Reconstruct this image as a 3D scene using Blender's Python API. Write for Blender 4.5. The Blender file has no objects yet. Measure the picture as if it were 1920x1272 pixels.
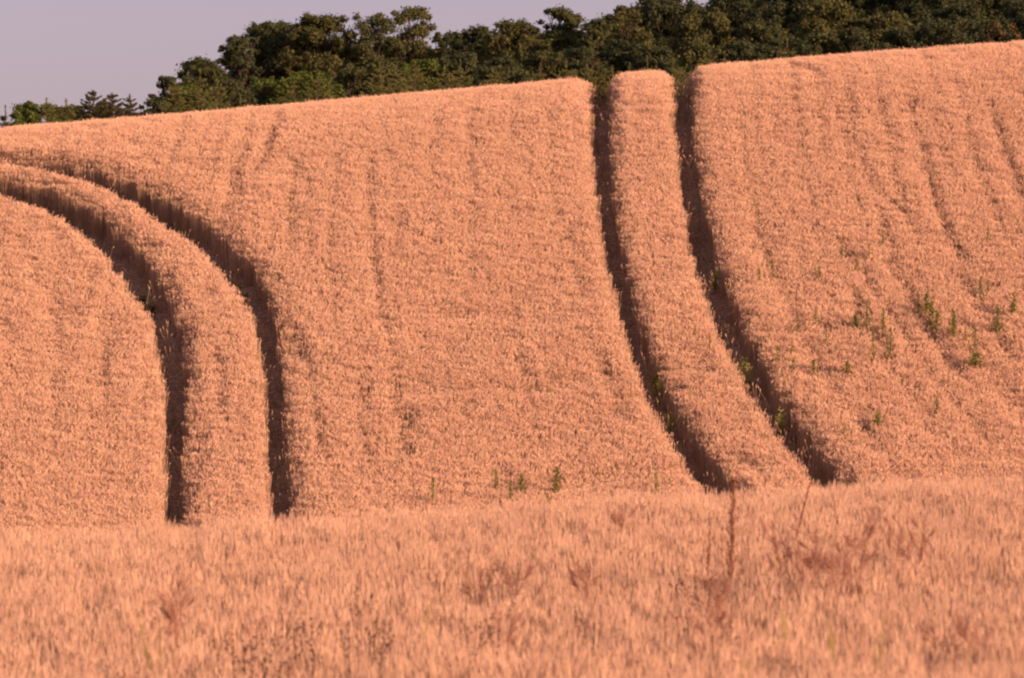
import bpy, math, random
import numpy as np
from mathutils import Vector, Matrix
R = math.radians
rng = np.random.default_rng(7)
random.seed(7)
scene = bpy.context.scene
COL = scene.collection

# ------------------------------------------------------------------ camera
FPX, CX, CY, PITCH = 8000.0, 960.0, 636.0, R(2.0)      # a 150 mm lens on a 36 mm wide frame
cam_d = bpy.data.cameras.new('camera')
cam_d.sensor_width = 36; cam_d.sensor_fit = 'HORIZONTAL'; cam_d.lens = 36 * FPX / 1920
cam_d.clip_start = 0.5; cam_d.clip_end = 9000
cam_d.dof.use_dof = True; cam_d.dof.focus_distance = 92; cam_d.dof.aperture_fstop = 4.5
cam_o = bpy.data.objects.new('camera', cam_d); COL.objects.link(cam_o)
cam_o.location = (0, 0, 0); cam_o.rotation_euler = (R(90) - PITCH, 0, 0)
scene.camera = cam_o

# ------------------------------------------------------------------ sky, sun, exposure
SUN_EL, SUN_AZ = R(16), R(127)      # azimuth from the view direction (+Y) turning right (+X)
world = bpy.data.worlds.new('World'); scene.world = world
world.use_nodes = True
nt = world.node_tree; nt.nodes.clear()
sky = nt.nodes.new('ShaderNodeTexSky'); sky.sky_type = 'NISHITA'; sky.sun_disc = False
sky.sun_elevation = SUN_EL; sky.sun_rotation = SUN_AZ
sky.air_density = 1.0; sky.dust_density = 0.5; sky.ozone_density = 1.0
tint = nt.nodes.new('ShaderNodeMix'); tint.data_type = 'RGBA'; tint.blend_type = 'MULTIPLY'
tint.inputs[0].default_value = 1.0
tint.inputs[7].default_value = (0.48, 0.395, 0.645, 1)     # rosy haze of the evening air, same all round
veil = nt.nodes.new('ShaderNodeMix'); veil.data_type = 'RGBA'; veil.inputs[0].default_value = 0.65
veil.inputs[7].default_value = (2.70, 2.21, 2.58, 1)    # thin even veil of evening cloud over the whole sky
bg = nt.nodes.new('ShaderNodeBackground'); bg.inputs[1].default_value = 0.10
wo = nt.nodes.new('ShaderNodeOutputWorld')
nt.links.new(sky.outputs[0], tint.inputs[6]); nt.links.new(tint.outputs[2], veil.inputs[6]); nt.links.new(veil.outputs[2], bg.inputs[0]); nt.links.new(bg.outputs[0], wo.inputs[0])
sd = bpy.data.lights.new('sun', 'SUN'); sd.energy = 4.4; sd.angle = R(4); sd.color = (1.0, 0.615, 0.42)
so = bpy.data.objects.new('sun', sd); COL.objects.link(so)
to_sun = Vector((math.cos(SUN_EL) * math.sin(SUN_AZ), math.cos(SUN_EL) * math.cos(SUN_AZ), math.sin(SUN_EL)))
so.rotation_euler = to_sun.to_track_quat('Z', 'Y').to_euler()
so.location = to_sun * 300
vs = scene.view_settings
vs.view_transform = 'Standard'; vs.look = 'None'; vs.gamma = 1; vs.use_curve_mapping = False
vs.exposure = 0.85
scene.cycles.max_bounces = 9; scene.cycles.diffuse_bounces = 6; scene.cycles.transmission_bounces = 6; scene.cycles.transparent_max_bounces = 4
scene.cycles.sample_clamp_indirect = 4
scene.cycles.filter_width = 2.2        # the soft look of a long lens

# ------------------------------------------------------------------ helpers
def smooth(a, b, x):
    t = np.clip((np.asarray(x, float) - a) / (b - a), 0, 1)
    return t * t * (3 - 2 * t)
def vnoise(x, y, seed=0):
    x = np.asarray(x, float); y = np.asarray(y, float)
    x, y = .7986 * x - .6018 * y, .6018 * x + .7986 * y
    xi = np.floor(x).astype(np.int64); yi = np.floor(y).astype(np.int64)
    fx = x - xi; fy = y - yi
    fx = fx * fx * (3 - 2 * fx); fy = fy * fy * (3 - 2 * fy)
    def h(a, b):
        n = (a * 374761393 + b * 668265263 + seed * 2147483647) & 0xffffffff
        n = ((n ^ (n >> 13)) * 1274126177) & 0xffffffff
        return ((n ^ (n >> 16)) & 0xffff) / 65535.0
    return (h(xi, yi) * (1 - fx) + h(xi + 1, yi) * fx) * (1 - fy) + (h(xi, yi + 1) * (1 - fx) + h(xi + 1, yi + 1) * fx) * fy
def tag(o, label=None, cat=None, group=None, kind=None):
    if label: o['label'] = label
    if cat: o['category'] = cat
    if group: o['group'] = group
    if kind: o['kind'] = kind
    return o
def empty(name, loc):
    o = bpy.data.objects.new(name, None); o.location = loc; o.empty_display_size = 0.3
    COL.objects.link(o); return o
def meshobj(name, verts, faces, mats, parent=None, midx=None, smoothf=False):
    me = bpy.data.meshes.new(name)
    verts = np.asarray(verts, np.float32)
    if isinstance(faces, np.ndarray):
        n, k = faces.shape
        me.vertices.add(len(verts)); me.vertices.foreach_set('co', verts.ravel())
        me.loops.add(n * k); me.loops.foreach_set('vertex_index', faces.astype(np.int32).ravel())
        me.polygons.add(n)
        me.polygons.foreach_set('loop_start', np.arange(0, n * k, k, dtype=np.int32))
        me.update(calc_edges=True)
    else:
        me.from_pydata(verts.tolist(), [], faces); me.update()
    for m in (mats if isinstance(mats, (list, tuple)) else [mats]): me.materials.append(m)
    if midx is not None: me.polygons.foreach_set('material_index', np.asarray(midx, np.int32))
    if smoothf: me.polygons.foreach_set('use_smooth', [True] * len(me.polygons))
    o = bpy.data.objects.new(name, me)
    if parent is not False:
        COL.objects.link(o)
        if parent is not None: o.parent = parent
    return o
class MB:
    """collects tubes, spindles and blades, each with a material index"""
    def __init__(s): s.v = []; s.f = []; s.m = []
    def tube(s, pts, rads, n=4, mi=0):
        base = len(s.v); pts = [Vector(p) for p in pts]
        for i, (p, r) in enumerate(zip(pts, rads)):
            d = (pts[min(i + 1, len(pts) - 1)] - pts[max(i - 1, 0)])
            d = d.normalized() if d.length > 1e-9 else Vector((0, 0, 1))
            a = d.cross(Vector((0.31, 0.95, 0.05))).normalized(); b = d.cross(a)
            for k in range(n):
                t = 2 * math.pi * k / n
                s.v.append(p + a * math.cos(t) * r + b * math.sin(t) * r)
        for i in range(len(pts) - 1):
            for k in range(n):
                k2 = (k + 1) % n
                s.f.append((base + i * n + k, base + i * n + k2, base + (i + 1) * n + k2, base + (i + 1) * n + k)); s.m.append(mi)
    def blade(s, pts, w, mi=0, side=None):
        base = len(s.v); pts = [Vector(p) for p in pts]; n = len(pts)
        d = pts[-1] - pts[0]
        sd_ = (side or Vector((random.gauss(0, 1), random.gauss(0, 1), random.gauss(0, .3))))
        sd_ = d.cross(sd_).normalized()
        for i, p in enumerate(pts):
            t = i / (n - 1); ww = w * (1 - t ** 2) * (0.5 + 1.0 * min(t * 3, .5)) * .5
            s.v += [p - sd_ * ww, p + sd_ * ww]
        for i in range(n - 1):
            a = base + 2 * i; s.f.append((a, a + 1, a + 3, a + 2)); s.m.append(mi)
    def build(s, name, mats, parent=None): return meshobj(name, [tuple(v) for v in s.v], s.f, mats, parent, s.m)

def new_mat(name):
    m = bpy.data.materials.new(name); m.use_nodes = True; m.node_tree.nodes.clear(); return m, m.node_tree
def leaf_mat(name, c1, c2, trans=0.3, scale=0.6, isl=True, rough=None, c3=None, tscale=None):
    """diffuse + translucent; colour wanders between c1 and c2 with place and from piece to piece"""
    m, t = new_mat(name); N = t.nodes.new; L = t.links.new
    geo = N('ShaderNodeNewGeometry')
    tc = N('ShaderNodeTexNoise'); tc.inputs['Scale'].default_value = scale; tc.inputs['Detail'].default_value = 2
    L(geo.outputs['Position'], tc.inputs['Vector'])
    add = N('ShaderNodeMath'); add.operation = 'MULTIPLY_ADD'
    if isl: L(geo.outputs['Random Per Island'], add.inputs[0])
    else:
        oi = N('ShaderNodeObjectInfo'); L(oi.outputs['Random'], add.inputs[0])
    add.inputs[1].default_value = 0.7
    L(tc.outputs[0], add.inputs[2])
    mr = N('ShaderNodeMapRange'); mr.inputs[1].default_value = 0.35; mr.inputs[2].default_value = 1.15
    L(add.outputs[0], mr.inputs[0])
    mix = N('ShaderNodeMix'); mix.data_type = 'RGBA'; L(mr.outputs[0], mix.inputs[0])
    mix.inputs[6].default_value = (*c1, 1); mix.inputs[7].default_value = (*c2, 1)
    d = N('ShaderNodeBsdfDiffuse'); tr = N('ShaderNodeBsdfTranslucent'); ms = N('ShaderNodeMixShader'); ms.inputs[0].default_value = trans
    L(mix.outputs[2], d.inputs[0]); L(mix.outputs[2], tr.inputs[0]); L(d.outputs[0], ms.inputs[1]); L(tr.outputs[0], ms.inputs[2])
    out = N('ShaderNodeOutputMaterial'); L(ms.outputs[0], out.inputs[0]); return m

M_ear = leaf_mat('ripe_ear', (0.81, 0.52, 0.355), (0.92, 0.66, 0.45), 0.28, 1.2, isl=False)
M_ear_near = leaf_mat('ripe_ear_near', (0.66, 0.41, 0.28), (0.82, 0.56, 0.38), 0.25, 3.0, isl=False)
M_straw = leaf_mat('straw_stalk', (0.48, 0.30, 0.19), (0.62, 0.41, 0.26), 0.2, 1.0, isl=False)
M_dry = leaf_mat('dry_leaf', (0.46, 0.30, 0.19), (0.62, 0.42, 0.27), 0.3, 2.0)
M_green = leaf_mat('weed_green', (0.20, 0.22, 0.055), (0.36, 0.34, 0.10), 0.3, 3.0)
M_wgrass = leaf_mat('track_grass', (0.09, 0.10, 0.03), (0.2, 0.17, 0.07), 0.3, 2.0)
M_rust = leaf_mat('rust_seed', (0.28, 0.11, 0.065), (0.42, 0.19, 0.11), 0.15, 5.0)
M_dead = leaf_mat('dead_seedhead', (0.10, 0.055, 0.045), (0.2, 0.11, 0.08), 0.1, 5.0)
M_wisp = leaf_mat('reddish_panicle', (0.52, 0.27, 0.18), (0.66, 0.38, 0.26), 0.3, 5.0)
M_blade = leaf_mat('green_blade', (0.22, 0.22, 0.05), (0.40, 0.32, 0.09), 0.3, 5.0)
M_white = leaf_mat('pale_flower', (0.55, 0.5, 0.5), (0.75, 0.7, 0.7), 0.3, 5.0)
M_bark = leaf_mat('bark', (0.04, 0.03, 0.025), (0.09, 0.065, 0.05), 0.0, 4.0)

# ------------------------------------------------------------------ the lie of the land
CROP = 0.82
PY = np.array([-400, -60, 0, 12, 27, 37, 46, 50, 55, 62, 69, 75, 80, 86, 92, 98, 102, 105, 108, 114, 125, 150, 200, 300, 600, 1500, 7000], float)
PZ = np.array([1.5, 0.4, -0.9, -1.7, -3.10, -3.30, -3.47, -3.83, -4.7, -6.1, -6.55, -6.15, -5.08, -3.15, -1.15, 0.84, 2.07, 2.62, 2.64, 2.26, 1.6, 2.0, 3.9, 5.4, 4.0, 0, -5], float)
_s = np.zeros_like(PZ); _d = np.diff(PZ) / np.diff(PY)
_s[1:-1] = (_d[:-1] * np.diff(PY)[1:] + _d[1:] * np.diff(PY)[:-1]) / (PY[2:] - PY[:-2]); _s[0] = _d[0]; _s[-1] = _d[-1]
def prof(y):
    y = np.clip(np.asarray(y, float), PY[0], PY[-1] - 1e-3)
    i = np.clip(np.searchsorted(PY, y, side='right') - 1, 0, len(PY) - 2)
    h = PY[i + 1] - PY[i]; t = (y - PY[i]) / h
    return ((2*t**3 - 3*t**2 + 1) * PZ[i] + (t**3 - 2*t**2 + t) * h * _s[i] + (-2*t**3 + 3*t**2) * PZ[i+1] + (t**3 - t**2) * h * _s[i+1])
def ztop(x, y):
    x = np.asarray(x, float); y = np.asarray(y, float)
    k = 0.062 + 0.025 * smooth(50, 102, y)
    xe = 60 * np.tanh(x / 60)
    return prof(y) + k * xe + 0.05 * (vnoise(x * .22, y * .22, 3) - .5) + 0.10 * (vnoise(x * .08 + 7, y * .08, 5) - .5)
def zg(x, y): return ztop(x, y) - CROP
def ray(px, py):
    dx = (px - CX) / FPX; dv = (CY - py) / FPX
    return np.array([dx, math.cos(PITCH) + dv * math.sin(PITCH), -math.sin(PITCH) + dv * math.cos(PITCH)])
def hit(px, py, y0=66.0, y1=107.0, dz=0.0):
    """where the sight line through a picture point meets the top of the crop"""
    d = ray(px, py); ys = np.arange(y0, y1, 0.02)
    t = ys / d[1]; f = d[2] * t - (ztop(d[0] * t, ys) + dz)
    i = np.argmax(f < 0) if (f < 0).any() else len(ys) - 1
    return d[0] * t[i], ys[i]
def at(px, py, Y):
    d = ray(px, py); t = Y / d[1]; return d[0] * t, Y, d[2] * t

# ground sheet to the horizon
xs = np.concatenate([-np.geomspace(3500, 24, 26), np.arange(-23.6, 23.7, 0.35), np.geomspace(24, 3500, 26)])
ys = np.concatenate([np.linspace(-400, -20, 8), np.arange(-10, 19, 2.0), np.arange(19, 112, 0.35), np.geomspace(112.5, 7000, 46)])
gx, gy = np.meshgrid(xs, ys)
gz = zg(gx, gy) + 0.03 * (vnoise(gx * 2.5, gy * 2.5, 9) - .5) * (gy < 112)
nv = np.stack([gx, gy, gz], -1).reshape(-1, 3)
nx_, ny_ = len(xs), len(ys)
ii, jj = np.meshgrid(np.arange(nx_ - 1), np.arange(ny_ - 1)); a_ = (jj * nx_ + ii).ravel()
faces = np.stack([a_, a_ + 1, a_ + 1 + nx_, a_ + nx_], -1)
m, t = new_mat('field_soil'); N = t.nodes.new; L = t.links.new
geo = N('ShaderNodeNewGeometry'); n1 = N('ShaderNodeTexNoise'); n1.inputs['Scale'].default_value = 1.6; n1.inputs['Detail'].default_value = 8
n2 = N('ShaderNodeTexNoise'); n2.inputs['Scale'].default_value = 14; n2.inputs['Detail'].default_value = 6
L(geo.outputs['Position'], n1.inputs['Vector']); L(geo.outputs['Position'], n2.inputs['Vector'])
r1 = N('ShaderNodeValToRGB'); r1.color_ramp.elements[0].color = (0.17, 0.10, 0.066, 1); r1.color_ramp.elements[0].position = .3
r1.color_ramp.elements[1].color = (0.29, 0.18, 0.115, 1); r1.color_ramp.elements[1].position = .7
L(n1.outputs[0], r1.inputs[0])
r2 = N('ShaderNodeValToRGB'); r2.color_ramp.elements[0].position = .5; r2.color_ramp.elements[1].position = .66
L(n2.outputs[0], r2.inputs[0])
mx = N('ShaderNodeMix'); mx.data_type = 'RGBA'; L(r2.outputs[0], mx.inputs[0]); L(r1.outputs[0], mx.inputs[6]); mx.inputs[7].default_value = (0.42, 0.28, 0.17, 1)
bp = N('ShaderNodeBump'); bp.inputs['Strength'].default_value = .8; bp.inputs['Distance'].default_value = .05; L(n2.outputs[0], bp.inputs['Height'])
df = N('ShaderNodeBsdfDiffuse'); L(mx.outputs[2], df.inputs[0]); L(bp.outputs[0], df.inputs['Normal'])
oo = N('ShaderNodeOutputMaterial'); L(df.outputs[0], oo.inputs[0])
g = meshobj('ground', nv, faces, m, smoothf=True); tag(g, 'brown soil under the standing crop', 'ground', kind='structure')

# ------------------------------------------------------------------ wheel tracks (read as edges of the gaps in the crop)
TR = {
 'A': ([(-60,343),(0,352),(60,368),(120,400),(170,440),(220,490),(260,545),(288,600),(301,660),(307,720),(309,800),(308,880),(310,975)],
       [(-60,310),(0,320),(60,330),(130,356),(200,396),(255,445),(295,495),(323,550),(341,610),(347,680),(349,740),(346,820),(344,900),(345,975)]),
 'B': ([(-60,288),(0,292),(60,300),(130,320),(210,347),(280,387),(340,427),(400,477),(445,532),(472,582),(486,640),(493,700),(499,780),(503,850),(500,900),(512,963)],
       [(-60,274),(0,279),(70,282),(150,294),(230,322),(300,353),(370,393),(428,438),(475,484),(508,540),(523,600),(531,680),(534,760),(539,850),(543,900),(550,963)]),
 'C': ([(1109,160),(1108,200),(1110,280),(1117,360),(1130,440),(1148,520),(1165,590),(1188,660),(1215,730),(1245,790),(1280,850),(1310,895),(1328,915)],
       [(1141,165),(1141,200),(1144,280),(1149,360),(1161,440),(1178,520),(1196,590),(1223,655),(1252,725),(1289,785),(1332,845),(1364,885),(1390,915)]),
 'D': ([(1264,155),(1265,200),(1270,280),(1277,350),(1290,430),(1310,510),(1335,580),(1365,650),(1400,715),(1440,775),(1485,835),(1520,885),(1530,902)],
       [(1296,155),(1297,200),(1304,270),(1315,340),(1329,410),(1347,480),(1373,560),(1400,620),(1434,690),(1479,750),(1519,810),(1562,860),(1592,902)]),
}
def world_line(pts, top_ext):
    w = [hit(*p) for p in pts]
    w = [w[0]] + [w[i] for i in range(1, len(w))]
    a, b = np.array(w[0]), np.array(w[2]); d = (a - b) / np.linalg.norm(a - b)
    w = [tuple(a + d * top_ext)] + w
    a, b = np.array(w[-1]), np.array(w[-3]); d = (a - b) / np.linalg.norm(a - b)
    k = (a[1] - 52) / max(.3, -d[1]); w.append(tuple(a + d * k))
    w = np.array(w)
    # resample and smooth
    s = np.r_[0, np.cumsum(np.linalg.norm(np.diff(w, axis=0), axis=1))]
    q = np.arange(0, s[-1], 0.35); r = np.stack([np.interp(q, s, w[:, 0]), np.interp(q, s, w[:, 1])], -1)
    for _ in range(6): r[1:-1] = .25 * r[:-2] + .5 * r[1:-1] + .25 * r[2:]
    return r
TW = {k: (world_line(l, 9), world_line(r, 9)) for k, (l, r) in TR.items()}
def dist_poly(P, line):
    best = np.full(len(P), 1e9)
    for i in range(len(line) - 1):
        a, b = line[i], line[i + 1]; ab = b - a
        t = np.clip(((P - a) @ ab) / (ab @ ab + 1e-12), 0, 1)
        best = np.minimum(best, np.hypot(*(P - a - t[:, None] * ab).T))
    return best
def inside(P, poly):
    c = np.zeros(len(P), bool); x, y = P.T
    for i in range(len(poly)):
        x1, y1 = poly[i]; x2, y2 = poly[i - 1]
        if y1 == y2: continue
        c ^= ((y1 > y) != (y2 > y)) & (x < (x2 - x1) * (y - y1) / (y2 - y1) + x1)
    return c
def jag(P, amp=.05): # ragged edge
    return P + amp * np.stack([vnoise(P[:, 0] * 5, P[:, 1] * 5, 31) - .5, vnoise(P[:, 0] * 5, P[:, 1] * 5, 32) - .5], -1) * 2

# thin lines where the drill or an old wheel left the crop short
STREAKS = [([(1533,128),(1540,190),(1548,275)], .10, .9), ([(1705,175),(1722,235),(1742,315),(1762,385),(1782,430),(1812,480)], .22, .7),
 ([(1858,185),(1880,250),(1902,315),(1925,380)], .2, .8), ([(1750,200),(1765,260),(1790,330)], .1, .5), ([(700,285),(693,380),(705,480),(716,560),(724,610)], .16, .6),
 ([(556,290),(546,380),(550,460)], .2, .55), ([(582,320),(580,400),(586,490)], .1, .6), ([(512,228),(496,280),(478,330)], .12, .7), ([(966,178),(962,260)], .08, .7),
 ([(1073,420),(1087,510),(1095,545)], .1, .6), ([(1630,330),(1660,360),(1692,392)], .1, .6), ([(1570,440),(1618,500),(1645,545)], .2, .6),
 ([(1125,650),(1150,710),(1175,780)], .12, .7), ([(575,640),(590,730),(606,850)], .13, .6), ([(683,680),(680,780),(690,860)], .16, .5), ([(770,760),(762,840)], .25, .5),
 ([(1078,190),(1086,270)], .1, .5), ([(1600,560),(1660,640)], .15, .4), ([(1800,500),(1850,580),(1900,660)], .2, .6), ([(1660,480),(1700,540),(1760,640),(1800,700)], .18, .6),
 ([(1450,170),(1456,250)], .08, .5), ([(1590,160),(1598,260)], .1, .5), ([(385,240),(370,330)], .1, .4), ([(1250,330),(1262,380)], .06, .3), ([(110,520),(115,640)], .15, .4),
 ([(205,600),(200,760)], .15, .4), ([(410,640),(425,780)], .15, .4), ([(1580,230),(1640,330)], .08, .4), ([(1160,190),(1166,260),(1170,300)], .08, .7), ([(355,600),(368,700)], .12, .6),
 ([(556,600),(562,660)], .14, .7), ([(1780,230),(1790,290)], .08, .5), ([(880,200),(876,300)], .08, .4), ([(750,380),(740,470)], .1, .35), ([(1430,440),(1460,520)],.1,.4),
 ([(890,180),(884,300),(886,420),(892,520)], .1, .4), ([(640,260),(625,360),(622,470),(630,600)], .1, .4), ([(820,200),(812,330),(815,450)], .1, .35), ([(1030,190),(1034,300),(1046,410)], .1, .4),
 ([(1390,200),(1402,320),(1425,430)], .1, .4), ([(1500,200),(1512,320),(1535,430),(1560,520)], .1, .45), ([(1570,180),(1590,300),(1625,400),(1660,470)], .1, .45), ([(1650,170),(1668,260),(1692,360),(1725,450)], .1, .5),
 ([(1800,150),(1822,260),(1850,350),(1885,430)], .12, .5), ([(960,560),(985,700),(1010,800)], .12, .35), ([(740,620),(745,740),(755,860)], .12, .4), ([(430,300),(455,360)], .1, .35), ([(60,480),(95,560),(105,680),(108,800)], .12, .35)]
SW = [(np.array([hit(*p) for p in pts]), w, s) for pts, w, s in STREAKS]

# ------------------------------------------------------------------ wheat tussocks used by the crop
def stalk(mb, bx, by, h, lean, az, awn=True, nodk=1.0, el=1.0, er=1.0):
    dx, dy = math.cos(az) * lean, math.sin(az) * lean
    P = [Vector((bx, by, 0)), Vector((bx + dx * .25, by + dy * .25, h * .5)), Vector((bx + dx * .75, by + dy * .75, h * .9))]
    mb.tube(P, [.0030, .0027, .0022], 3, 1)
    # nodding ear
    nod = random.uniform(.1, 1.0) * nodk; a2 = az + random.gauss(0, .5)
    L_ = random.uniform(.055, .085) * el; p = P[-1]; pts = [p]; rr = [.0024]
    up = Vector((dx * .3, dy * .3, 1)).normalized(); out = Vector((math.cos(a2), math.sin(a2), -0.15))
    d = up.copy()
    for i in range(4):
        d = (d + out * nod * .30).normalized(); p = p + d * (L_ / 4); pts.append(p); rr.append([.0055, .0062, .0048, .001][i] * er)
    mb.tube(pts, rr, 4, 0)
    if awn:
        for i in range(1, 5):
            for q in range(1):
                e = (d * 1.0 + Vector((random.gauss(0, .2), random.gauss(0, .2), random.gauss(0, .2)))).normalized()
                mb.blade([pts[i], pts[i] + e * random.uniform(.025, .05) * el], .0022, 0)
def tussock(k, n=22, rad=.14, hm=.80, nodk=.9, leans=.045, el=.7, er=.78, hv=.042, ear=None):
    mb = MB()
    for i in range(n):
        a = random.uniform(0, 6.28); r = rad * math.sqrt(random.random())
        stalk(mb, r * math.cos(a), r * math.sin(a), hm * random.gauss(.97, hv), abs(random.gauss(0, leans)), random.uniform(0, 6.28), True, nodk, el, er)
    for i in range(5):       # dry leaves
        a = random.uniform(0, 6.28); r = rad * random.random(); b = Vector((r * math.cos(a), r * math.sin(a), random.uniform(.2, .6) * hm))
        o = Vector((math.cos(a + random.gauss(0, 1)), math.sin(a + random.gauss(0, 1)), 0)); l = random.uniform(.1, .2)
        mb.blade([b, b + o * l * .4 + Vector((0, 0, l * .5)), b + o * l * .9 + Vector((0, 0, l * random.uniform(-.1, .4)))], .010, 2)
    return mb.build('wheat_tussock', [ear or M_ear, M_straw, M_dry], False)
tus = bpy.data.collections.new('tussocks')
for k in range(10): tus.objects.link(tussock(k))
tus2 = bpy.data.collections.new('near_tussocks')
for k in range(10): tus2.objects.link(tussock(k, 12, .08, .78, .3, .045, 1.0, .62, .05, M_ear_near))

def gn_scatter(name, P, rot, scl, idx, coll):
    me = bpy.data.meshes.new(name); n = len(P)
    me.vertices.add(n); me.vertices.foreach_set('co', P.astype(np.float32).ravel())
    for nm, ty, arr in (('rot', 'FLOAT_VECTOR', rot), ('scl', 'FLOAT_VECTOR', scl)):
        at_ = me.attributes.new(nm, ty, 'POINT'); at_.data.foreach_set('vector', arr.astype(np.float32).ravel())
    at_ = me.attributes.new('idx', 'INT', 'POINT'); at_.data.foreach_set('value', idx.astype(np.int32))
    o = bpy.data.objects.new(name, me); COL.objects.link(o)
    ng = bpy.data.node_groups.new(name, 'GeometryNodeTree')
    ng.interface.new_socket('Geometry', in_out='INPUT', socket_type='NodeSocketGeometry')
    ng.interface.new_socket('Geometry', in_out='OUTPUT', socket_type='NodeSocketGeometry')
    N = ng.nodes.new; L = ng.links.new
    gi = N('NodeGroupInput'); go = N('NodeGroupOutput'); ip = N('GeometryNodeInstanceOnPoints'); ci = N('GeometryNodeCollectionInfo')
    ci.inputs['Collection'].default_value = coll; ci.inputs['Separate Children'].default_value = True; ci.inputs['Reset Children'].default_value = True
    def na(nm, ty):
        q = N('GeometryNodeInputNamedAttribute'); q.data_type = ty; q.inputs['Name'].default_value = nm; return q.outputs['Attribute']
    L(gi.outputs[0], ip.inputs['Points']); L(ci.outputs[0], ip.inputs['Instance']); ip.inputs['Pick Instance'].default_value = True
    L(na('idx', 'INT'), ip.inputs['Instance Index'])
    er = N('FunctionNodeEulerToRotation'); L(na('rot', 'FLOAT_VECTOR'), er.inputs[0]); L(er.outputs[0], ip.inputs['Rotation'])
    L(na('scl', 'FLOAT_VECTOR'), ip.inputs['Scale']); L(ip.outputs[0], go.inputs[0])
    md = o.modifiers.new('scatter', 'NODES'); md.node_group = ng
    return o

def jitter_grid(x0, x1, y0, y1, dens):
    s = 1 / math.sqrt(dens); X, Y = np.meshgrid(np.arange(x0, x1, s), np.arange(y0, y1, s))
    P = np.stack([X.ravel(), Y.ravel()], -1); return P + rng.uniform(-.5, .5, P.shape) * s * 1.05

def row_coord(P):
    """distance across the drill rows, which run with the wheel tracks"""
    x, y = P.T
    def xc(k):
        l = (TW[k][0]); o = np.argsort(l[:, 1]); return np.interp(y, l[o, 1], l[o, 0])
    b = xc('B') ; c = xc('D')
    w = np.clip((x + 5) / 9, 0, 1); y_ok = smooth(96, 90, y)
    return x - (w * c + (1 - w) * (-5.5))

# hillside
P = jitter_grid(-20, 20, 58, 110, 74)
Pj = jag(P)
keep = np.ones(len(P), bool); hf = np.ones(len(P)); lean = np.zeros((len(P), 2)); edge = np.full(len(P), 9.)
for k, (l, r) in TW.items():
    poly = np.vstack([l, r[::-1]]); ins = inside(Pj, poly)
    dl = dist_poly(Pj, l); dr = dist_poly(Pj, r)
    keep &= ~(ins | (dl < .08) | (dr < (.13 if k in 'CD' else .10))); rightside = dr < dl
    soft = .50 if k in 'AB' else .40
    f = np.where(rightside, .76 + .24 * smooth(-.05, soft * 1.1, dr) + .05 * rng.normal(0, 1, len(P)) * (dr < .35), .95 + .05 * smooth(0, .25, dl))
    hf = np.minimum(hf, f); edge = np.minimum(edge, np.minimum(dl, dr))
rc = row_coord(P)
nz = vnoise(rc * 1.6 + P[:, 1] * .1, P[:, 1] * .22 + rc * .13, 41) * .5 + vnoise(rc * 4.5, P[:, 1] * .6 + rc * .4, 42) * .3 + vnoise(P[:, 0] * 3, P[:, 1] * 1.5, 43) * .2
fine = vnoise(P[:, 0] * 3.0 + P[:, 1] * .9, P[:, 1] * 1.7 - P[:, 0] * .8, 44)
hh = 1 + (nz - .5) * .05 + (fine - .5) * .025 - .10 * smooth(.70, .9, vnoise(rc * 5 + .3 * vnoise(P[:, 0] * .5, P[:, 1] * .5, 71), P[:, 1] * .09 + rc * .03, 70))
for line, w, s in SW:
    d = dist_poly(P, line); q = np.exp(-(d / (w * .62)) ** 2) * s * (.78 + .5 * vnoise(P[:, 0] * 1.5, P[:, 1] * 1.5, 45))
    hh *= 1 - .20 * np.clip(q, 0, 1); keep &= rng.random(len(P)) > q * .75
holes = smooth(.68, .86, vnoise(rc * 3.4, P[:, 1] * .9, 46)) * smooth(.35, .8, vnoise(P[:, 0] * .3, P[:, 1] * .3, 47))
hh *= 1 - .13 * holes
hf *= 1 - .34 * (1 - smooth(0, .42, edge)) * (.7 + .6 * rng.random(len(P))) * smooth(99.5, 103, P[:, 1])
hs = np.clip(hf * hh * rng.normal(1, .014, len(P)) + .07 * rng.random(len(P)) ** 12, .3, 1.2)
keep &= rng.random(len(P)) < np.where(edge < .4, 1, .97)
P = P[keep]; hs = hs[keep]
Z = zg(P[:, 0], P[:, 1])
n = len(P); rot = np.stack([rng.normal(0, .035, n), rng.normal(0, .035, n), rng.uniform(0, 6.283, n)], -1)
scl = np.stack([np.full(n, 1.0), np.full(n, 1.0), hs], -1)
o = gn_scatter('wheat_crop', np.c_[P, Z], rot, scl, rng.integers(0, 10, n), tus)
tag(o, 'ripe wheat on the hillside, cut by four dark wheel tracks', 'wheat', kind='stuff')

# near field
P = jitter_grid(-10, 10, 18, 58, 54)
hh = 1 + (vnoise(P[:, 0] * 1.1, P[:, 1] * .5, 51) - .5) * .10 + (vnoise(P[:, 0] * 3.5, P[:, 1] * 2.5, 52) - .5) * .10
hh += .18 * (rng.random(len(P)) ** 5)
thin = rng.random(len(P)) < .97; P = P[thin]; hh = hh[thin]
n = len(P); rot = np.stack([rng.normal(0, .06, n), rng.normal(0, .06, n), rng.uniform(0, 6.283, n)], -1)
o = gn_scatter('wheat_crop', np.c_[P, zg(*P.T)], rot, np.stack([np.ones(n), np.ones(n), hh], -1), rng.integers(0, 10, n), tus2)
tag(o, 'ripe wheat in the blurred foreground below the hillside', 'wheat', kind='stuff')

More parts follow.
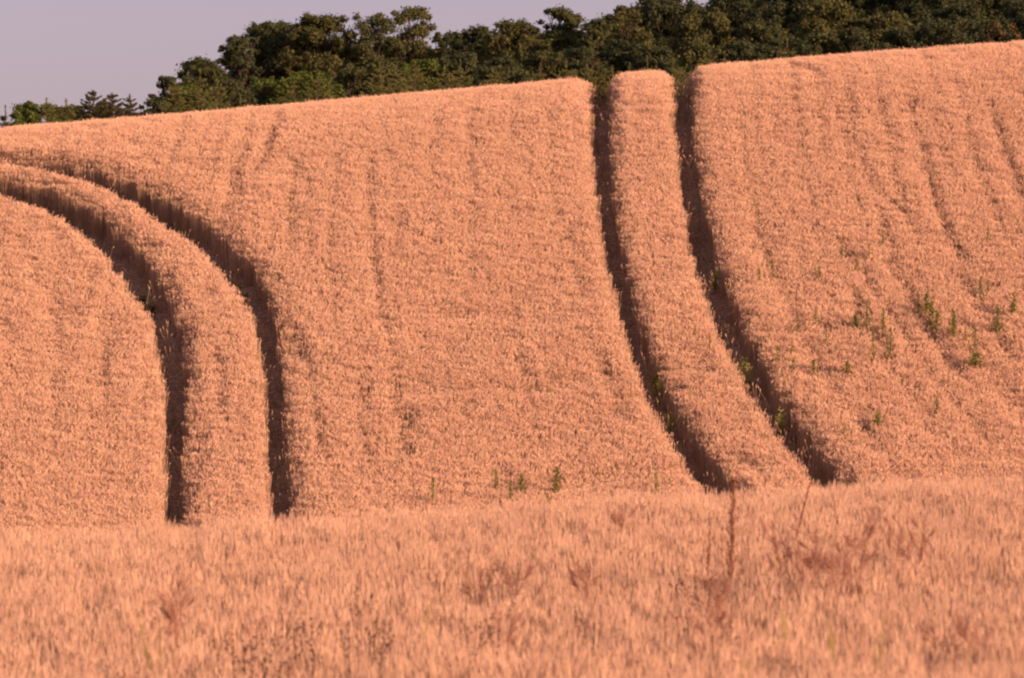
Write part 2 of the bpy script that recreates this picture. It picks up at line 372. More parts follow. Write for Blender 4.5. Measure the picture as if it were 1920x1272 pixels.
# growth on the floor of the tracks
def grass_tuft():
    mb = MB()
    for i in range(9):
        a = random.uniform(0, 6.28); l = random.uniform(.15, .38); o = Vector((math.cos(a), math.sin(a), 0)) * l * random.uniform(.15, .6)
        mb.blade([(0, 0, 0), o * .4 + Vector((0, 0, l * .7)), o + Vector((0, 0, l))], .009, 0 if i % 3 else 1)
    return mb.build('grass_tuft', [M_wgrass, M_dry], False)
def short_wheat():
    mb = MB()
    for i in range(4):
        stalk(mb, random.gauss(0, .04), random.gauss(0, .04), random.uniform(.35, .7), random.uniform(.1, .3), random.uniform(0, 6.28))
    return mb.build('short_wheat', [M_ear, M_straw, M_dry], False)
def litter():
    mb = MB()
    for i in range(16):
        a = random.uniform(0, 6.28); l = random.uniform(.06, .22); p = Vector((random.gauss(0, .09), random.gauss(0, .09), random.uniform(.005, .04)))
        mb.blade([p, p + Vector((math.cos(a) * l, math.sin(a) * l, random.uniform(0, .05)))], .007, i % 2)
    return mb.build('straw_litter', [M_straw, M_dry], False)
flo = bpy.data.collections.new('floor_plants')
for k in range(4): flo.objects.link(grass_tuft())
for k in range(4): flo.objects.link(short_wheat())
for k in range(3): flo.objects.link(litter())
FP = []; FI = []; FS = []
for k, (l, r) in TW.items():
    poly = np.vstack([l, r[::-1]]); lo = poly.min(0); hi = poly.max(0)
    Q = rng.uniform(lo, hi, (int((hi - lo).prod() * 26), 2)); Q = Q[inside(Q, poly)]
    green = vnoise(Q[:, 0] * .7 + 3, Q[:, 1] * .5, 61)
    # patches of grass near the bend and low down the right-hand tracks
    dens = {'A': .5, 'B': .5, 'C': .6, 'D': .9}[k] * (.35 + green) + (.5 * smooth(88, 80, Q[:, 1]) if k in 'CD' else 0)
    Q = Q[rng.random(len(Q)) < dens]
    g_ = vnoise(Q[:, 0] * .7 + 3, Q[:, 1] * .5, 61) + rng.normal(0, .12, len(Q))
    id_ = np.where(g_ > .52, rng.integers(0, 4, len(Q)), np.where(rng.random(len(Q)) < .5, rng.integers(4, 8, len(Q)), rng.integers(8, 11, len(Q))))
    FP.append(Q); FI.append(id_); FS.append(rng.uniform(.5, 1.15, len(Q)))
Q = np.vstack(FP); n = len(Q); s_ = np.concatenate(FS)
o = gn_scatter('track_weeds', np.c_[Q, zg(*Q.T)], np.stack([rng.normal(0, .15, n), rng.normal(0, .15, n), rng.uniform(0, 6.28, n)], -1), np.stack([s_] * 3, -1), np.concatenate(FI), flo)
tag(o, 'stray grass and bent stalks on the floor of the wheel tracks', 'grass', kind='stuff')

# ------------------------------------------------------------------ woodland beyond the ridge
def foliage_mesh(name, C, Rr, n_per, size, mat, parent, up=.35):
    """leaf sprays over the shells of many small lobes"""
    V = []
    for c, r, n in zip(C, Rr, n_per):
        d = rng.normal(0, 1, (n, 3)); d /= np.linalg.norm(d, axis=1)[:, None]
        rad = r[None, :] * (rng.uniform(.2, 1.0, (n, 1)) ** .5) * (1 + .26 * rng.normal(0, 1, (n, 1))) * (1 + .22 * np.sin(d[:, :1] * 5 + c[0] * 3) * np.cos(d[:, 2:] * 6 + c[1] * 2))
        p = c + d * rad
        nrm = d * .7 + rng.normal(0, .55, (n, 3)) + np.array([0, 0, up]); nrm /= np.linalg.norm(nrm, axis=1)[:, None]
        t = np.cross(nrm, rng.normal(0, 1, (n, 3))); t /= np.linalg.norm(t, axis=1)[:, None]; b = np.cross(nrm, t)
        s = size * rng.uniform(.5, 1.25, (n, 1))
        V.append(np.stack([p - t * s, p - b * s * .55, p + t * s, p + b * s * .55], 1))
    V = np.concatenate(V).reshape(-1, 3); F = np.arange(len(V)).reshape(-1, 4)
    return meshobj(name, V, F, mat, parent)
OAK = [leaf_mat('oak_leaves', (0.044, 0.06, 0.026), (0.125, 0.13, 0.05), .33, .35),
       leaf_mat('olive_leaves', (0.052, 0.066, 0.026), (0.15, 0.145, 0.052), .33, .35),
       leaf_mat('dark_leaves', (0.038, 0.052, 0.028), (0.10, 0.108, 0.048), .3, .35),
       leaf_mat('shrub_leaves', (0.05, 0.08, 0.022), (0.14, 0.165, 0.04), .25, .5),
       leaf_mat('turning_leaves', (0.08, 0.065, 0.027), (0.15, 0.11, 0.042), .25, .8)]
def broadleaf(px, pv, halfpx, Y, label, kind=0, name='broadleaf_tree', cat='tree', group='woodland trees beyond the ridge', low=.06, dens=1.0, leaf=.10, asp=1.0, air=0.0):
    X, _, Zt = at(px, pv, Y); base = float(zg(X, Y)); H = Zt - base; W = halfpx / FPX * Y * 1.45
    root = empty(name, (X, Y, base)); tag(root, label, cat, group)
    Hc = H * (1 - low); lob = []; n = int(np.clip(64 * dens * (W * Hc / 9) ** .5, 18, 95))
    for i in range(n):
        h = (i + random.random()) / n
        prof_ = math.sqrt(max(0.03, 1 - ((h - .42) / .60) ** 2)) if h > .42 else .86 + .14 * (h / .42)
        a = random.uniform(0, 6.283); rr = W * prof_ * (random.random() ** .4) * random.uniform(.7, 1.02)
        s = random.uniform(.17, .31) * W * (1 - .3 * h) * (1 if low > .05 else .9) + .08
        z = min(low * H + h * Hc, H - s * .62)
        rr = max(0, min(rr, W * 1.05 - s * .6))
        lob.append((rr * math.cos(a), rr * math.sin(a) * asp, z, s))
    for i in range(n // 2):      # small sprays breaking the outline
        h = random.uniform(.25, 1.0); a = random.uniform(0, 6.283); pr = math.sqrt(max(0.02, 1 - ((h - .42) / .62) ** 2)) if h > .42 else .9
        rr = W * pr * random.uniform(.9, 1.12); s = random.uniform(.06, .12) * W + .05
        lob.append((rr * math.cos(a), rr * math.sin(a) * asp, min(low * H + h * Hc, H + .02 * H), s))
    if air: lob = [l for l in lob if random.random() > air * .7]
    lob.append((random.uniform(-.1, .1) * W, 0, H - .24 * W, .22 * W))
    C = np.array([l[:3] for l in lob]); Rr = np.array([[l[3], l[3], l[3] * .75] for l in lob])
    npz = [int(min(620, 300 * dens * (1 - air * .5) * (l[3] / .6) ** 2 * (.11 / leaf) ** 2)) + 30 for l in lob]
    foliage_mesh('crown', C, Rr, npz, leaf, OAK[kind], root)
    mb = MB(); r0 = .018 * H + .03
    mb.tube([(0, 0, -.3), (random.gauss(0, .1), random.gauss(0, .1), H * .3), (random.gauss(0, .25), 0, H * .6), (random.gauss(0, .3), 0, H * .85)], [r0, r0 * .8, r0 * .5, r0 * .15], 7)
    for l in lob[::2]:
        z0 = max(.15 * H, l[2] * random.uniform(.45, .7)); t = Vector((l[0], l[1], l[2]))
        mb.tube([(0, 0, z0), t * .5 + Vector((0, 0, z0 * .5 - .1)), t * .97], [r0 * .38, r0 * .22, .02], 4)
    mb.build('trunk', M_bark, root)
    return root
T = [ # px, top row, half width, distance, label, kind, airiness
 (318,145,26,232,'narrow dark tree at the left end of the woodland, a step taller than the shrubs',2,0),
 (372,112,44,238,'rounded low tree second from the left end of the woodland',0,0),
 (452,68,36,246,'dark tree on the left shoulder of the tallest left-hand clump',2,0),
 (512,42,52,250,'broad tree with a stepped top in the middle of the left-hand clump',0,0),
 (606,31,60,247,'big round-headed tree on the right of the left-hand clump',1,0),
 (700,24,44,246,'open-crowned tree with bare limbs showing, left of a twin-headed pair',0,.35),
 (770,15,42,248,'open-crowned tree with sky behind, right of a twin-headed pair',1,.3),
 (848,60,38,252,'low tree in the dip of the treeline right of the open-crowned pair',2,0),
 (898,50,40,247,'flat-topped tree just right of the dip in the treeline',0,0),
 (965,40,46,243,'wide flat-topped tree left of a pointed crown',1,0),
 (1052,17,42,246,'tree with a pointed crown standing up in the middle of the treeline',0,0),
 (1112,36,36,240,'tree above the notch of the left-hand straight wheel track',0,.05),
 (1172,14,40,243,'tree above the strip between the two straight tracks, its crown touching the top edge',1,0),
 (1250,-15,58,250,'dark tree above the notch of the right-hand straight wheel track',2,.1),
 (1322,26,52,228,'nearer olive tree just right of the notch of the second straight track',1,0),
 (1385,-25,60,252,'dark tall tree behind a nearer olive tree at the right of the notch',2,.1),
 (1425,42,44,226,'short olive tree in front of the woodland right of the second straight track',0,0),
 (1492,-30,62,246,'tall dark tree left of centre in the right-hand woodland',2,0),
 (1548,5,50,230,'olive tree with lit rounded clumps in the middle of the right-hand woodland',1,0),
 (1620,-35,62,247,'tall tree behind the olive trees of the right-hand woodland',0,0),
 (1665,25,46,229,'lower olive tree before the darkest stretch of the woodland',1,0),
 (1742,-40,66,245,'very dark tree above the bare brow, right of the olive trees',2,0),
 (1800,10,46,231,'dark lower tree left of two rusty saplings',2,0),
 (1862,-40,60,247,'tall dark tree behind two rusty saplings',0,0),
 (1935,5,52,232,'dark tree cut by the right edge of the frame',2,0),
 (2010,-30,62,244,'tall tree just outside the right edge of the frame',0,0),
]
for px, pv, hw, Y, lab, kd, air in T:
    broadleaf(px, pv, hw, Y, lab, kd, air=air)
# a darker second rank
for px, pv, hw, Y, lab in [(480,104,60,276,'dark crown behind the left shoulder of the left-hand clump'),(400,140,45,274,'dark crown behind the second tree from the left end'),
 (560,66,60,275,'dark crown filling the gap between the stepped-top and round-headed trees'),(650,84,50,275,'dark crown in the gap between the left-hand clump and the open-crowned pair'),(730,85,50,277,'dark crown behind the stems of the open-crowned pair'),
 (820,92,60,278,'dark crown behind the dip in the treeline'),(930,72,70,276,'dark crown behind the two flat-topped trees'),(1010,66,60,276,'dark crown just left of the pointed crown, set back'),(1100,66,60,278,'dark crown set back between the pointed crown and the first notch'),
 (1190,35,60,276,'dark crown set back above the middle strip of wheat'),(1290,20,80,280,'dark crown set back above the second notch'),(1400,0,80,278,'dark crown set back right of the second notch'),(1520,-10,80,279,'dark crown set back behind the lit rounded clumps'),
 (1640,-10,80,280,'dark crown set back left of the darkest stretch of woodland'),(1760,-10,80,278,'dark crown set back within the darkest stretch of woodland'),(1880,-10,80,279,'dark crown set back behind the two rusty saplings'),(1985,-5,80,280,'dark crown set back at the right edge of the frame')]:
    broadleaf(px, pv, hw, Y, lab, 2, group='trees deep in the wood', dens=.9, leaf=.16)
# understorey
U = [(352,160,34,200,3,'low dark shrub under the second tree from the left end of the woodland'),
 (430,150,40,198,2,'shrub under the dark left shoulder of the left-hand clump'),(505,148,42,200,3,'bright green shrub on the crest below the stepped-top tree'),(580,135,44,198,3,'spreading green shrub below the big round-headed tree'),
 (655,128,38,200,0,'shrub between the left-hand clump and the open-crowned pair'),(720,122,40,200,0,'shrub directly under the open-crowned pair'),(790,112,40,202,3,'shrub below and right of the open-crowned pair'),
 (862,100,42,203,2,'tall shrub under the dip in the treeline'),(940,108,44,200,2,'dark shrub under the flat-topped trees'),(1015,96,44,203,0,'brownish shrub left of the pointed crown'),
 (1095,90,44,204,2,'shrub beneath the pointed crown and left of the first notch'),(1165,78,44,205,2,'dark shrub showing in the first notch'),(1240,88,44,203,2,'dark shrub above the middle strip of wheat'),
 (1310,82,40,200,1,'olive shrub at the shoulder right of the second notch'),(1385,80,42,203,2,'dark shrub low on the brow below the short olive tree'),(1460,72,42,203,2,'dark shrub under the tall dark tree left of centre'),
 (1535,64,42,203,0,'olive shrub below the lit rounded clumps'),(1610,52,42,203,2,'dark shrub behind the brow, right of the lit clumps'),(1690,52,44,205,2,'dark shrub below the darkest stretch of woodland'),
 (1770,40,46,205,2,'dark shrub left of the two rusty saplings'),(1850,38,44,208,2,'dark shrub close behind the two rusty saplings'),(1930,30,46,208,2,'dark shrub at the right edge of the frame'),
 (285,186,24,190,2,'small dark bush in the gap between the spruces and the woodland')]
for px, pv, hw, Y, kd, lab in U:
    broadleaf(px, pv, hw, Y, lab, kd, 'shrub', 'shrub', 'shrubs along the foot of the wood', low=.02, dens=.9, leaf=.08)
for px, pv, hw, lab in ((1867,38,20,'rusty leaved sapling on the right-hand brow, the left and larger one'),(1899,42,15,'rusty leaved sapling on the right-hand brow, the right and smaller one')):
    broadleaf(px, pv, hw, 150, lab, 4, 'sapling', 'sapling', 'rusty saplings on the brow', low=.1, dens=.55, leaf=.07)
# green shrubs at the far left
for px, pv, hw, kd, lab in ((46,196,36,3,'bright green shrub at the far left of the crest'),(100,196,34,3,'bright green shrub, middle of the three at the far left crest'),(136,202,32,3,'bright green shrub beside the dark spruces, lowest of the three')):
    broadleaf(px, pv, hw, 150, lab, kd, 'shrub', 'shrub', 'green shrubs at the far left', low=.0, dens=1.5, leaf=.055)

# ------------------------------------------------------------------ young conifers close behind the brow
M_needle = leaf_mat('spruce_needles', (0.07, 0.09, 0.028), (0.21, 0.20, 0.065), .15, 1.5)
M_needle_d = leaf_mat('dark_needles', (0.04, 0.05, 0.025), (0.12, 0.10, 0.045), .15, 1.5)
def conifer(px, pv, Y, label, wide=.42, leader=.42, mat=None, dens=1.0, group='young conifers behind the brow'):
    X, _, Zt = at(px, pv, Y); base = float(zg(X, Y)); H = Zt - base
    root = empty('young_spruce', (X, Y, base)); tag(root, label, 'conifer', group)
    mb = MB(); mb.tube([(0, 0, -.1), (0.02, 0, H * .5), (.0, .01, H)], [.045, .025, .006], 5)
    fo = MB(); z = H - leader; k = 0
    def needles(a, b, nn, l):
        a = Vector(a); b = Vector(b); d = (b - a)
        for q in range(nn):
            p = a + d * ((q + random.random()) / nn)
            e = (d.normalized() * .7 + Vector((random.gauss(0, .6), random.gauss(0, .6), random.gauss(0, .6)))).normalized()
            fo.blade([p, p + e * l], .028)
    needles((0, 0, H - leader), (0, 0, H), int(60 * dens), .075)
    while z > .1:
        nb = random.randint(4, 6); Lb = min(H * .42, (H - z) * wide) + .06; a0 = random.uniform(0, 6.28)
        for q in range(nb):
            a = a0 + q * 6.283 / nb + random.gauss(0, .2); l = Lb * random.uniform(.75, 1.15); o = Vector((math.cos(a), math.sin(a), 0))
            rise = .55 if (H - z) < H * .45 else .1
            p0 = Vector((0, 0, z)); p1 = p0 + o * l * .6 + Vector((0, 0, l * rise * .5)); p2 = p0 + o * l + Vector((0, 0, l * rise))
            mb.tube([p0, p1, p2], [.012, .008, .003], 3)
            needles(p0, p1, int((8 + 28 * l) * dens), .055); needles(p1, p2, int((8 + 28 * l) * dens), .055)
            for w in range(2 + int(l * 10)):
                t = random.uniform(.25, .95); s = p0.lerp(p2, t); sa = a + random.choice((-1, 1)) * random.uniform(.6, 1.0)
                e = s + Vector((math.cos(sa), math.sin(sa), rise * .6)) * l * (1 - t * .7) * .5
                needles(s, e, int((6 + 34 * l) * dens), .055)
        z -= random.uniform(.12, .2) if k else .16
        k += 1
    mb.build('trunk', M_bark, root); fo.build('crown', mat or M_needle, root)
CON = [(10,198,'thin spruce tip at the very left edge of the crest',.3,.6,1),
 (87,184,'slim spruce tip poking out of the bright green shrubs, left one',.4,.3,0),(124,186,'slim spruce tip poking out of the bright green shrubs, right one',.4,.3,0),
 (174,171,'dark bushy spruce with the highest tip left of the woodland',.8,.12,1),(196,190,'low dark spruce leaning on the highest of the left-hand spruces',.9,.12,1),(210,177,'dark spruce with a knobbly tip, next to the highest left-hand spruce',.75,.12,1),(243,179,'open spruce with separate branch tiers, standing alone before the woodland',.5,.2,1),
 (328,152,'spruce tip in front of the narrow tree at the left end of the woodland',.4,.3,0),(375,132,'spruce with a tall leader in front of the second woodland tree',.42,.35,0),(408,152,'yellowish spruce tip below the dark left shoulder tree',.5,.3,0),
 (551,142,'spruce with a thin leader below the left-hand clump',.35,.4,0),(597,140,'broad yellowish spruce below the big round-headed tree',.55,.25,0),(712,118,'spruce tip under the left open-crowned tree',.4,.3,0),
 (742,122,'spruce with a long leader between the open-crowned trees',.4,.35,0),(778,116,'broad pale spruce under the right open-crowned tree',.6,.3,0),(834,122,'spruce shoot under the dip in the treeline',.4,.35,0),
 (863,112,'tall spruce leader just right of the dip in the treeline',.45,.45,0),(923,127,'short bright spruce shoot, left of a close pair on the crest',.4,.3,0),(937,123,'short bright spruce shoot, right of a close pair on the crest',.4,.3,0),
 (1012,124,'small spruce shoot on the crest left of the tiered one',.4,.35,0),(1062,112,'spruce shoot with a single neat tier of twigs on the crest',.45,.45,0),(1101,124,'spruce shoot at the rounded shoulder left of the first notch',.4,.3,0),
 (1123,112,'spruce with a tall leader filling the first notch',.55,.45,0),(1148,125,'small bushy spruce at the right of the first notch',.6,.25,0),(1180,118,'spruce shoot behind the left half of the middle strip',.35,.5,0),
 (1214,104,'tallest spruce leader behind the middle strip of wheat',.35,.5,0),(1231,114,'spruce leader close right of the tallest one behind the middle strip',.35,.5,0),(1262,104,'thick spruce leader at the right end of the middle strip',.4,.45,0),
 (1277,128,'low spruce seen in the second notch',.6,.25,0),(1322,98,'spruce tip over the shoulder right of the second notch',.45,.35,0),(1358,98,'lone thin spruce leader on the brow right of the second notch',.3,.5,0),(1476,72,'isolated spruce leader standing on the right-hand brow',.3,.5,0)]
for px, pv, lab, wd, ld, dk in CON:
    conifer(px, pv, random.uniform(117, 124), lab, wd, ld, M_needle_d if dk else None, 1.9 if px < 260 else 1.0)

# ------------------------------------------------------------------ green weeds standing in the wheat
def weed(px, pv, hpx, label, wide=1.0, bushy=False, group='green weeds in the wheat', dens=1.0):
    x, y = hit(px, pv); hv = hpx / (FPX / y); base = float(zg(x, y)); H = CROP + hv + .03
    root = empty('tall_weed', (x, y, base)); tag(root, label, 'weed', group)
    st = MB(); st.tube([(0, 0, 0), (.01, 0, H * .6), (random.gauss(0, .02), 0, H)], [.009, .006, .002], 4); st.build('stem', M_green, root)
    lf = MB(); z = CROP * .72; top = H - (0.0 if bushy else hv * .12)
    while z < top:
        t = (z - CROP * .72) / max(.05, top - CROP * .72); l = (.20 if bushy else .16) * 1.2 * wide * (1 - .62 * t) * random.uniform(.7, 1.2)
        for q in range(2 if not bushy else 3):
            a = random.uniform(0, 6.283); o = Vector((math.cos(a), math.sin(a), 0)); p = Vector((0, 0, z))
            lf.blade([p, p + o * l * .55 + Vector((0, 0, l * .35)), p + o * l + Vector((0, 0, l * .25))], .036 * wide, 0, Vector((0, 0, 1)))
        z += .014 / dens
    for q in range(10):   # wispy flower top
        a = random.uniform(0, 6.28); p = Vector((0, 0, H * random.uniform(.9, 1))); lf.blade([p, p + Vector((math.cos(a) * .04, math.sin(a) * .04, .09))], .010, 0)
    lf.build('leaves', M_green, root)
W = [(811,932,38,'tall ragged green weed at the foot of the hill, farthest left of the row',.85,0),(929,905,24,'small green weed left of the close pair at the foot of the hill',.8,0),(957,928,28,'narrow green weed of the close pair, the lower one',.8,0),
 (977,912,15,'short bushy green weed of the close pair, the upper right one',.9,1),(1044,910,30,'brightest bushy green weed at the foot of the hill',1.0,1),(1027,938,12,'tiny weed below the brightest weed at the foot of the hill',.7,0),(1230,915,28,'faint green weed at the foot of the hill near the first straight track',.8,0),
 (1530,598,22,'upright weed in the wheat right of the second track, left of the tall group',.8,0),(1495,612,16,'weed touching a smaller one just right of the second track',.8,0),(1483,616,8,'very small weed beside another just right of the second track',.7,0),
 (1549,636,12,'small isolated weed below the upright one',.8,0),(1605,604,8,'dark green low rosette left of the two tall weeds',1.2,1),(1625,598,32,'tall thin weed, upper left of the group of four',.85,0),(1637,664,54,'tallest thin weed, lower left of the group of four',.85,0),
 (1656,616,36,'weed with broad lower leaves, upper right of the group of four',1.1,0),(1670,658,44,'tall thin weed, lower right of the group of four',.85,0),(1722,572,18,'faint weed just left of the bright leaning clump',.8,0),
 (1738,575,26,'bright green weed at the top of the leaning clump',1.3,0),(1747,590,24,'bright green weed in the middle of the leaning clump',1.3,0),(1757,606,22,'green weed at the lower end of the leaning clump',1.2,0),
 (1788,618,38,'broad tapering green weed right of the leaning clump',1.3,0),(1810,630,12,'small weed between two larger ones on the right slope',.7,0),(1828,646,30,'branched weed right of the broad tapering one',.9,0),
 (1829,676,10,'flat spreading weed below the branched one',1.4,1),(1838,542,20,'weed high on the right slope, left of a pair',.9,0),(1852,540,10,'small weed high on the right slope, right of a pair',.9,0),(1900,578,28,'large dark weed near the right edge of the frame',1.3,0),
 (1870,608,30,'bent green weed left of the large one near the right edge',1.2,0),(1588,692,10,'round low weed in the lower part of the right slope',1.2,1),(1526,686,6,'flat green speck of a weed left of the round low one',1.0,1),(1488,686,10,'faint small weed beside the second track, lower one',.8,0),
 (1485,653,10,'faint small weed beside the second track, upper one',.7,0),(1458,670,20,'narrow weed right at the edge of the second track',.8,0),(1757,764,18,'lone bright weed far down the right slope',.9,0),(1646,788,9,'low weed down the slope left of the lone bright one',1.1,1),
 (1583,808,11,'lowest weed on the right slope, near the end of the second track',.8,0),(1330,644,16,'faint weed on the strip between the two straight tracks, right one',.7,0),(1303,622,9,'faint weed on the strip between the two straight tracks, left one',.6,0),
 (1630,474,16,'small weed high up above the group of four',.8,0),(1607,492,10,'pale weed high on the slope left of the small one',.7,0),(1578,478,24,'greyish weed high on the right slope among sparse wheat',.8,0),(1536,512,10,'star-shaped weed below a sparse patch of wheat',.9,0),
 (1423,520,14,'dark weed close right of the second track at mid height',.8,0),(1449,508,16,'faint tall weed right of the second track at mid height',.7,0),(1655,448,12,'small weed near the sparse patch high on the right slope',.7,0),(1853,445,16,'slender weed highest on the right slope',.7,0)]
for px, pv, h, lab, wd, bu in W: weed(px, pv, h, lab, wd, bool(bu))
def track_plant(px, pv, label, s=1.0):
    s *= .85
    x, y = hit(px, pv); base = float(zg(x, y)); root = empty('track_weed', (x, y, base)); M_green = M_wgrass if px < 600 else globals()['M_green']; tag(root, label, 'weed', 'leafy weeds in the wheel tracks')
    mb = MB(); st = MB()
    for i in range(6):
        a = random.uniform(0, 6.28); o = Vector((math.cos(a), math.sin(a), 0)) * random.uniform(.03, .16) * s; h = random.uniform(.45, .85) * s
        st.tube([o * .3, o * .7 + Vector((0, 0, h * .5)), o + Vector((0, 0, h))], [.006, .004, .002], 3)
        for q in range(26):
            t = random.uniform(.15, 1); p = o * t + Vector((0, 0, h * t)); b = random.uniform(0, 6.28); l = random.uniform(.05, .11)
            mb.blade([p, p + Vector((math.cos(b), math.sin(b), .4)) * l * .5, p + Vector((math.cos(b), math.sin(b), .5)) * l], .026, 0)
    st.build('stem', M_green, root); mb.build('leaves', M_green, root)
for px, pv, lab, s in ((1405,665,'green bushy weed in the second straight track at mid slope',1.05),(1388,655,'green weed beside a bushier one in the second straight track',.9),(1466,752,'bright green weed in the lower part of the second straight track',1.0),(1493,752,'arching weed on the right rim of the second straight track',.8),
   (1256,745,'bright green weed low in the first straight track',.9),(1238,690,'dark green weed in the first straight track above the bright one',.9),(1228,665,'highest dark green weed in the first straight track',.8),(1341,480,'small green weed high in the second straight track',.8),
   (285,525,'green weed in the bend of the lower curved track',.5),(268,510,'dull green weed left in the bend of the lower curved track',.45),(460,505,'green weed in the bend of the upper curved track',.5),(446,488,'dull green weed left in the bend of the upper curved track',.45)):
    track_plant(px, pv, lab, s)

# ------------------------------------------------------------------ dry weeds in the near field
def near(px, pv): return hit(px, pv, 20, 50)
def panicle(mb, st, p0, p1, n, l, sz, mi=0, spread=.4):
    p0 = Vector(p0); p1 = Vector(p1); d = (p1 - p0)
    for q in range(n):
        t = (q + random.random()) / n; p = p0 + d * t; r = l * (1 - .7 * t)
        e = p + (d.normalized() + Vector((random.gauss(0, spread), random.gauss(0, spread), random.gauss(0, .2)))).normalized() * r
        st.tube([p, e], [.0022, .0012], 3)
        for w in range(4):
            c = p.lerp(e, random.uniform(.3, 1)); b = (Vector((random.gauss(0, 1), random.gauss(0, 1), random.gauss(0, 1))) * .5 + d.normalized()).normalized() * sz
            mb.blade([c, c + b * .5, c + b], sz * .6, mi)
def stalk_weed(name, base_px, base_pv, top_px, top_pv, label, cat, mat, group=None, n=40, l=.08, sz=.014, frac=.5, side=0, spread=.4, stem_mat=None, r=.004):
    x, y = near(base_px, base_pv); gz_ = float(zg(x, y)); tx, ty, tz = at(top_px, top_pv, y)
    root = empty(name, (x, y, gz_)); tag(root, label, cat, group)
    top = Vector((tx - x, 0, tz - gz_)); mid = Vector((top.x * .25, 0, top.z * .5))
    st = MB(); sh = MB(); st.tube([(0, 0, 0), mid, top], [r, r * .8, r * .4], 4)
    p0 = mid.lerp(top, max(0, 1 - frac * 2)) if frac <= .5 else mid * .8
    panicle(sh, st, p0, top, n, l, sz, 0, spread)
    for q in range(side):
        a = random.uniform(.25, .75); b0 = mid.lerp(top, a); dr = random.choice((-1, 1)) * random.uniform(.05, .16)
        b1 = b0 + Vector((dr, random.gauss(0, .06), random.uniform(.12, .28))); st.tube([b0, b0.lerp(b1, .5) + Vector((dr * .2, 0, -.01)), b1], [r * .6, r * .4, r * .2], 3)
        panicle(sh, st, b0.lerp(b1, .4), b1, max(6, n // 4), l * .6, sz, 0, spread)
    st.build('stem', stem_mat or mat, root); tag(sh.build('seed_head', mat, root), kind='stuff')
G1 = 'rust-coloured seed stalks in the near wheat'
stalk_weed('dock_stalk', 1366, 1070, 1376, 903, 'tallest rust-red seed stalk, rising in front of the end of the first straight track', 'weed', M_rust, G1, 200, .14, .016, .75, 0, .42, r=.004)
stalk_weed('dock_stalk', 1472, 1000, 1518, 907, 'leaning rust-red seed stalk between the ends of the two straight tracks', 'weed', M_rust, G1, 70, .045, .02, .7, 0, .3)
stalk_weed('dock_stalk', 1322, 1060, 1331, 996, 'short rust-red seed stalk left of the tallest one', 'weed', M_rust, G1, 60, .045, .02, .6, 0, .3)
stalk_weed('dock_stalk', 1352, 1060, 1354, 992, 'thin rust-red stalk close on the left of the tallest one', 'weed', M_rust, G1, 36, .04, .016, .6, 0, .3)
stalk_weed('dock_stalk', 1700, 990, 1722, 924, 'faint leaning stalk right of the second straight track', 'weed', M_wisp, G1, 18, .05, .010, .5, 0, .3)
G2 = 'dead brown weeds in the near wheat'
for bx, bv, tx, tv, lab, s in ((470,1268,452,1166,'dead weed with a drooping dark tip, upper left of the dark tangle',2),(500,1268,491,1186,'dead weed in the middle of the dark tangle',4),(520,1268,529,1180,'dead weed with the darkest knobbly top on the right of the tangle',4),(545,1268,538,1205,'low dead weed at the right foot of the tangle',3),
    (478,1268,470,1205,'low dead weed at the left foot of the tangle',3),(440,1268,398,1186,'dead weed leaning far left beside the tangle',2),(440,1268,436,1192,'straight thin dead stem left of the tangle',1),(592,1240,584,1158,'solitary dark seed head right of the tangle',2),(600,1250,600,1195,'small dark seed cluster below the solitary one',2),
    (672,1240,671,1100,'tall dead weed at the left of the second group',3),(690,1240,709,1132,'dead weed with a hooked black tip in the second group',3),(660,1260,652,1165,'low dead weed at the foot of the second group',3),(700,1262,722,1165,'spreading dead weed at the right foot of the second group',3),(235,1271,232,1256,'dark seed clump at the lower left edge of the picture',3),
    (1300,1140,1306,1072,'dead weed with round black heads left of the tallest rust stalk',3),(1325,1150,1331,1084,'dead weed with black heads just below the short rust stalk',3),(1288,1180,1292,1100,'dark weed low left of the black-headed pair',3),(1422,1115,1421,1092,'small dark smudge of a seed head right of the tallest rust stalk',2),
    (900,1210,902,1168,'dark low seed clump in the middle of the near wheat',3),(928,1215,935,1160,'brown seed clump just right of the dark low one',3),(1112,1200,1115,1166,'small dark brown clump right of centre in the near wheat',2),(1250,1195,1248,1160,'dark low head left of the black-headed weeds',2),(855,1255,858,1222,'darkest low clump near the bottom centre',3),(1350,1205,1352,1165,'brown crossed dead stems below the tallest rust stalk',4)):
    stalk_weed('dead_weed', bx, bv, tx, tv, lab, 'weed', M_dead, G2, 16, .045, .019, .5, s, .6, r=.003)
G3 = 'wispy reddish grasses in the near wheat'
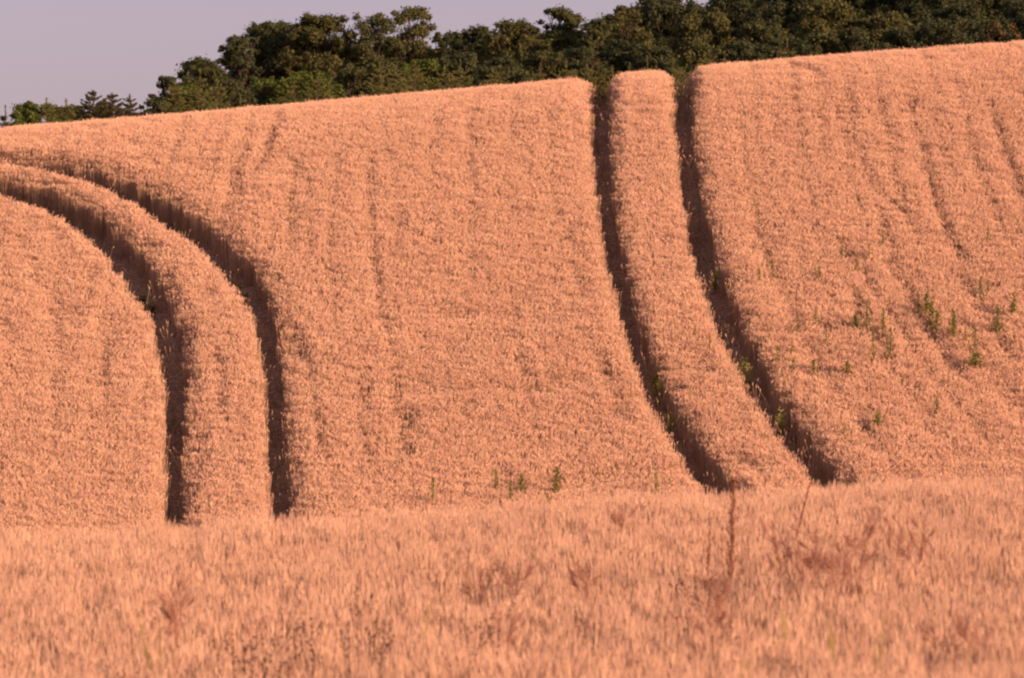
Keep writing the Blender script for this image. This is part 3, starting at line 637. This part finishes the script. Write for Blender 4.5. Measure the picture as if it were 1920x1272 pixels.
for i, (bx, bv, tx, tv, lab) in enumerate(((1480,1080,1450,985,'wispy reddish grass on the left side of the hazy red patch'),(1540,1080,1530,1000,'wispy reddish grass left of the middle of the hazy red patch'),(1575,1080,1590,1005,'wispy reddish grass in the middle of the hazy red patch'),(1600,1085,1622,985,'tallest wispy grass on the right of the hazy red patch'),(1520,1100,1500,1040,'low wispy grass at the foot of the hazy red patch'),(1570,1105,1560,1040,'low wispy grass under the middle of the hazy red patch'),
    (1700,1060,1740,965,'wispy reddish grass right of the hazy red patch'),(1660,1040,1690,1000,'dark tinged wispy grass between the red patch and the right edge'),(325,1160,322,1085,'reddish wisp of grass above the green stem at lower left'),(335,1190,332,1130,'low reddish wisp of grass above the green stem at lower left'),(1345,1150,1340,1085,'reddish wisp mixed with the black-headed weeds'),(1340,1200,1330,1130,'low reddish wisp under the black-headed weeds'),
    (1810,1230,1830,1180,'reddish wisp at the lower right corner area, right one'),(1760,1230,1750,1180,'reddish wisp at the lower right corner area, left one'),(905,1110,900,1065,'brownish wisp in the upper middle of the near wheat'),(965,1110,970,1065,'reddish wisp in the upper middle of the near wheat, right one'),(1105,1110,1100,1060,'brownish wisp right of the upper middle of the near wheat'),(1180,990,1165,955,'faint wisp just below the foot of the first straight track'),(900,1200,960,1180,'leaning reddish wisp above the brown seed clumps'))):
    stalk_weed('wispy_grass', bx, bv, tx, tv, lab, 'grass', M_wisp, G3, 90, .18, .009, .7, 6, .6, r=.0018)
G4 = 'green grass stems in the near wheat'
for bx, bv, pts, lab in ((302,1240,[(250,1120),(322,1205),(300,1150)],'forked green grass stem at the lower left'),(1570,1225,[(1550,1130),(1558,1160),(1590,1190)],'green bladed grass at the lower right, left one'),(1645,1230,[(1652,1150),(1640,1180)],'green bladed grass at the lower right, right one'),(1400,1268,[(1388,1215),(1405,1230)],'short green blades at the bottom edge below the rust stalks'),(1475,1190,[(1466,1120),(1472,1140)],'pale yellow grass blade left of the green bladed grasses'),(780,1200,[(812,1100)],'thin curved dry stem left of centre')):
    x, y = near(bx, bv); gz_ = float(zg(x, y)); root = empty('grass_plant', (x, y, gz_)); tag(root, lab, 'grass', G4)
    for q, (tx, tv) in enumerate(pts):
        X2, _, Z2 = at(tx, tv, y); mb = MB(); top = Vector((X2 - x, random.gauss(0, .03), Z2 - gz_)); b0 = Vector((random.gauss(0, .01), 0, .1))
        mb.blade([b0, b0.lerp(top, .35) + Vector((-top.x * .12, 0, .03)), b0.lerp(top, .7) + Vector((-top.x * .08, 0, .02)), top], .026, 0, Vector((0, 1, 0)))
        mb.build('blade', M_blade, root)
for px, pv, lab in ((1800,1206,'small pale flower head in the lower right near wheat, left one'),(1815,1213,'small pale flower head in the lower right near wheat, right one'),(381,1268,'pale fluffy flower head at the bottom edge, lower left')):
    x, y = near(px, pv); gz_ = float(zg(x, y)); root = empty('flower', (x, y, gz_)); tag(root, lab, 'flower', 'pale flowers in the near wheat')
    X2, _, Z2 = at(px, pv, y); h = Z2 - gz_ + .05
    st = MB(); st.tube([(0, 0, 0), (0, 0, h)], [.003, .002], 4); st.build('stem', M_blade, root)
    mb = MB()
    for q in range(16):
        a = q * .3927; mb.blade([(0, 0, h), (.016 * math.cos(a), .016 * math.sin(a), h + .008 * random.random())], .010, 0, Vector((0, 0, 1)))
    mb.build('petals', M_white, root)
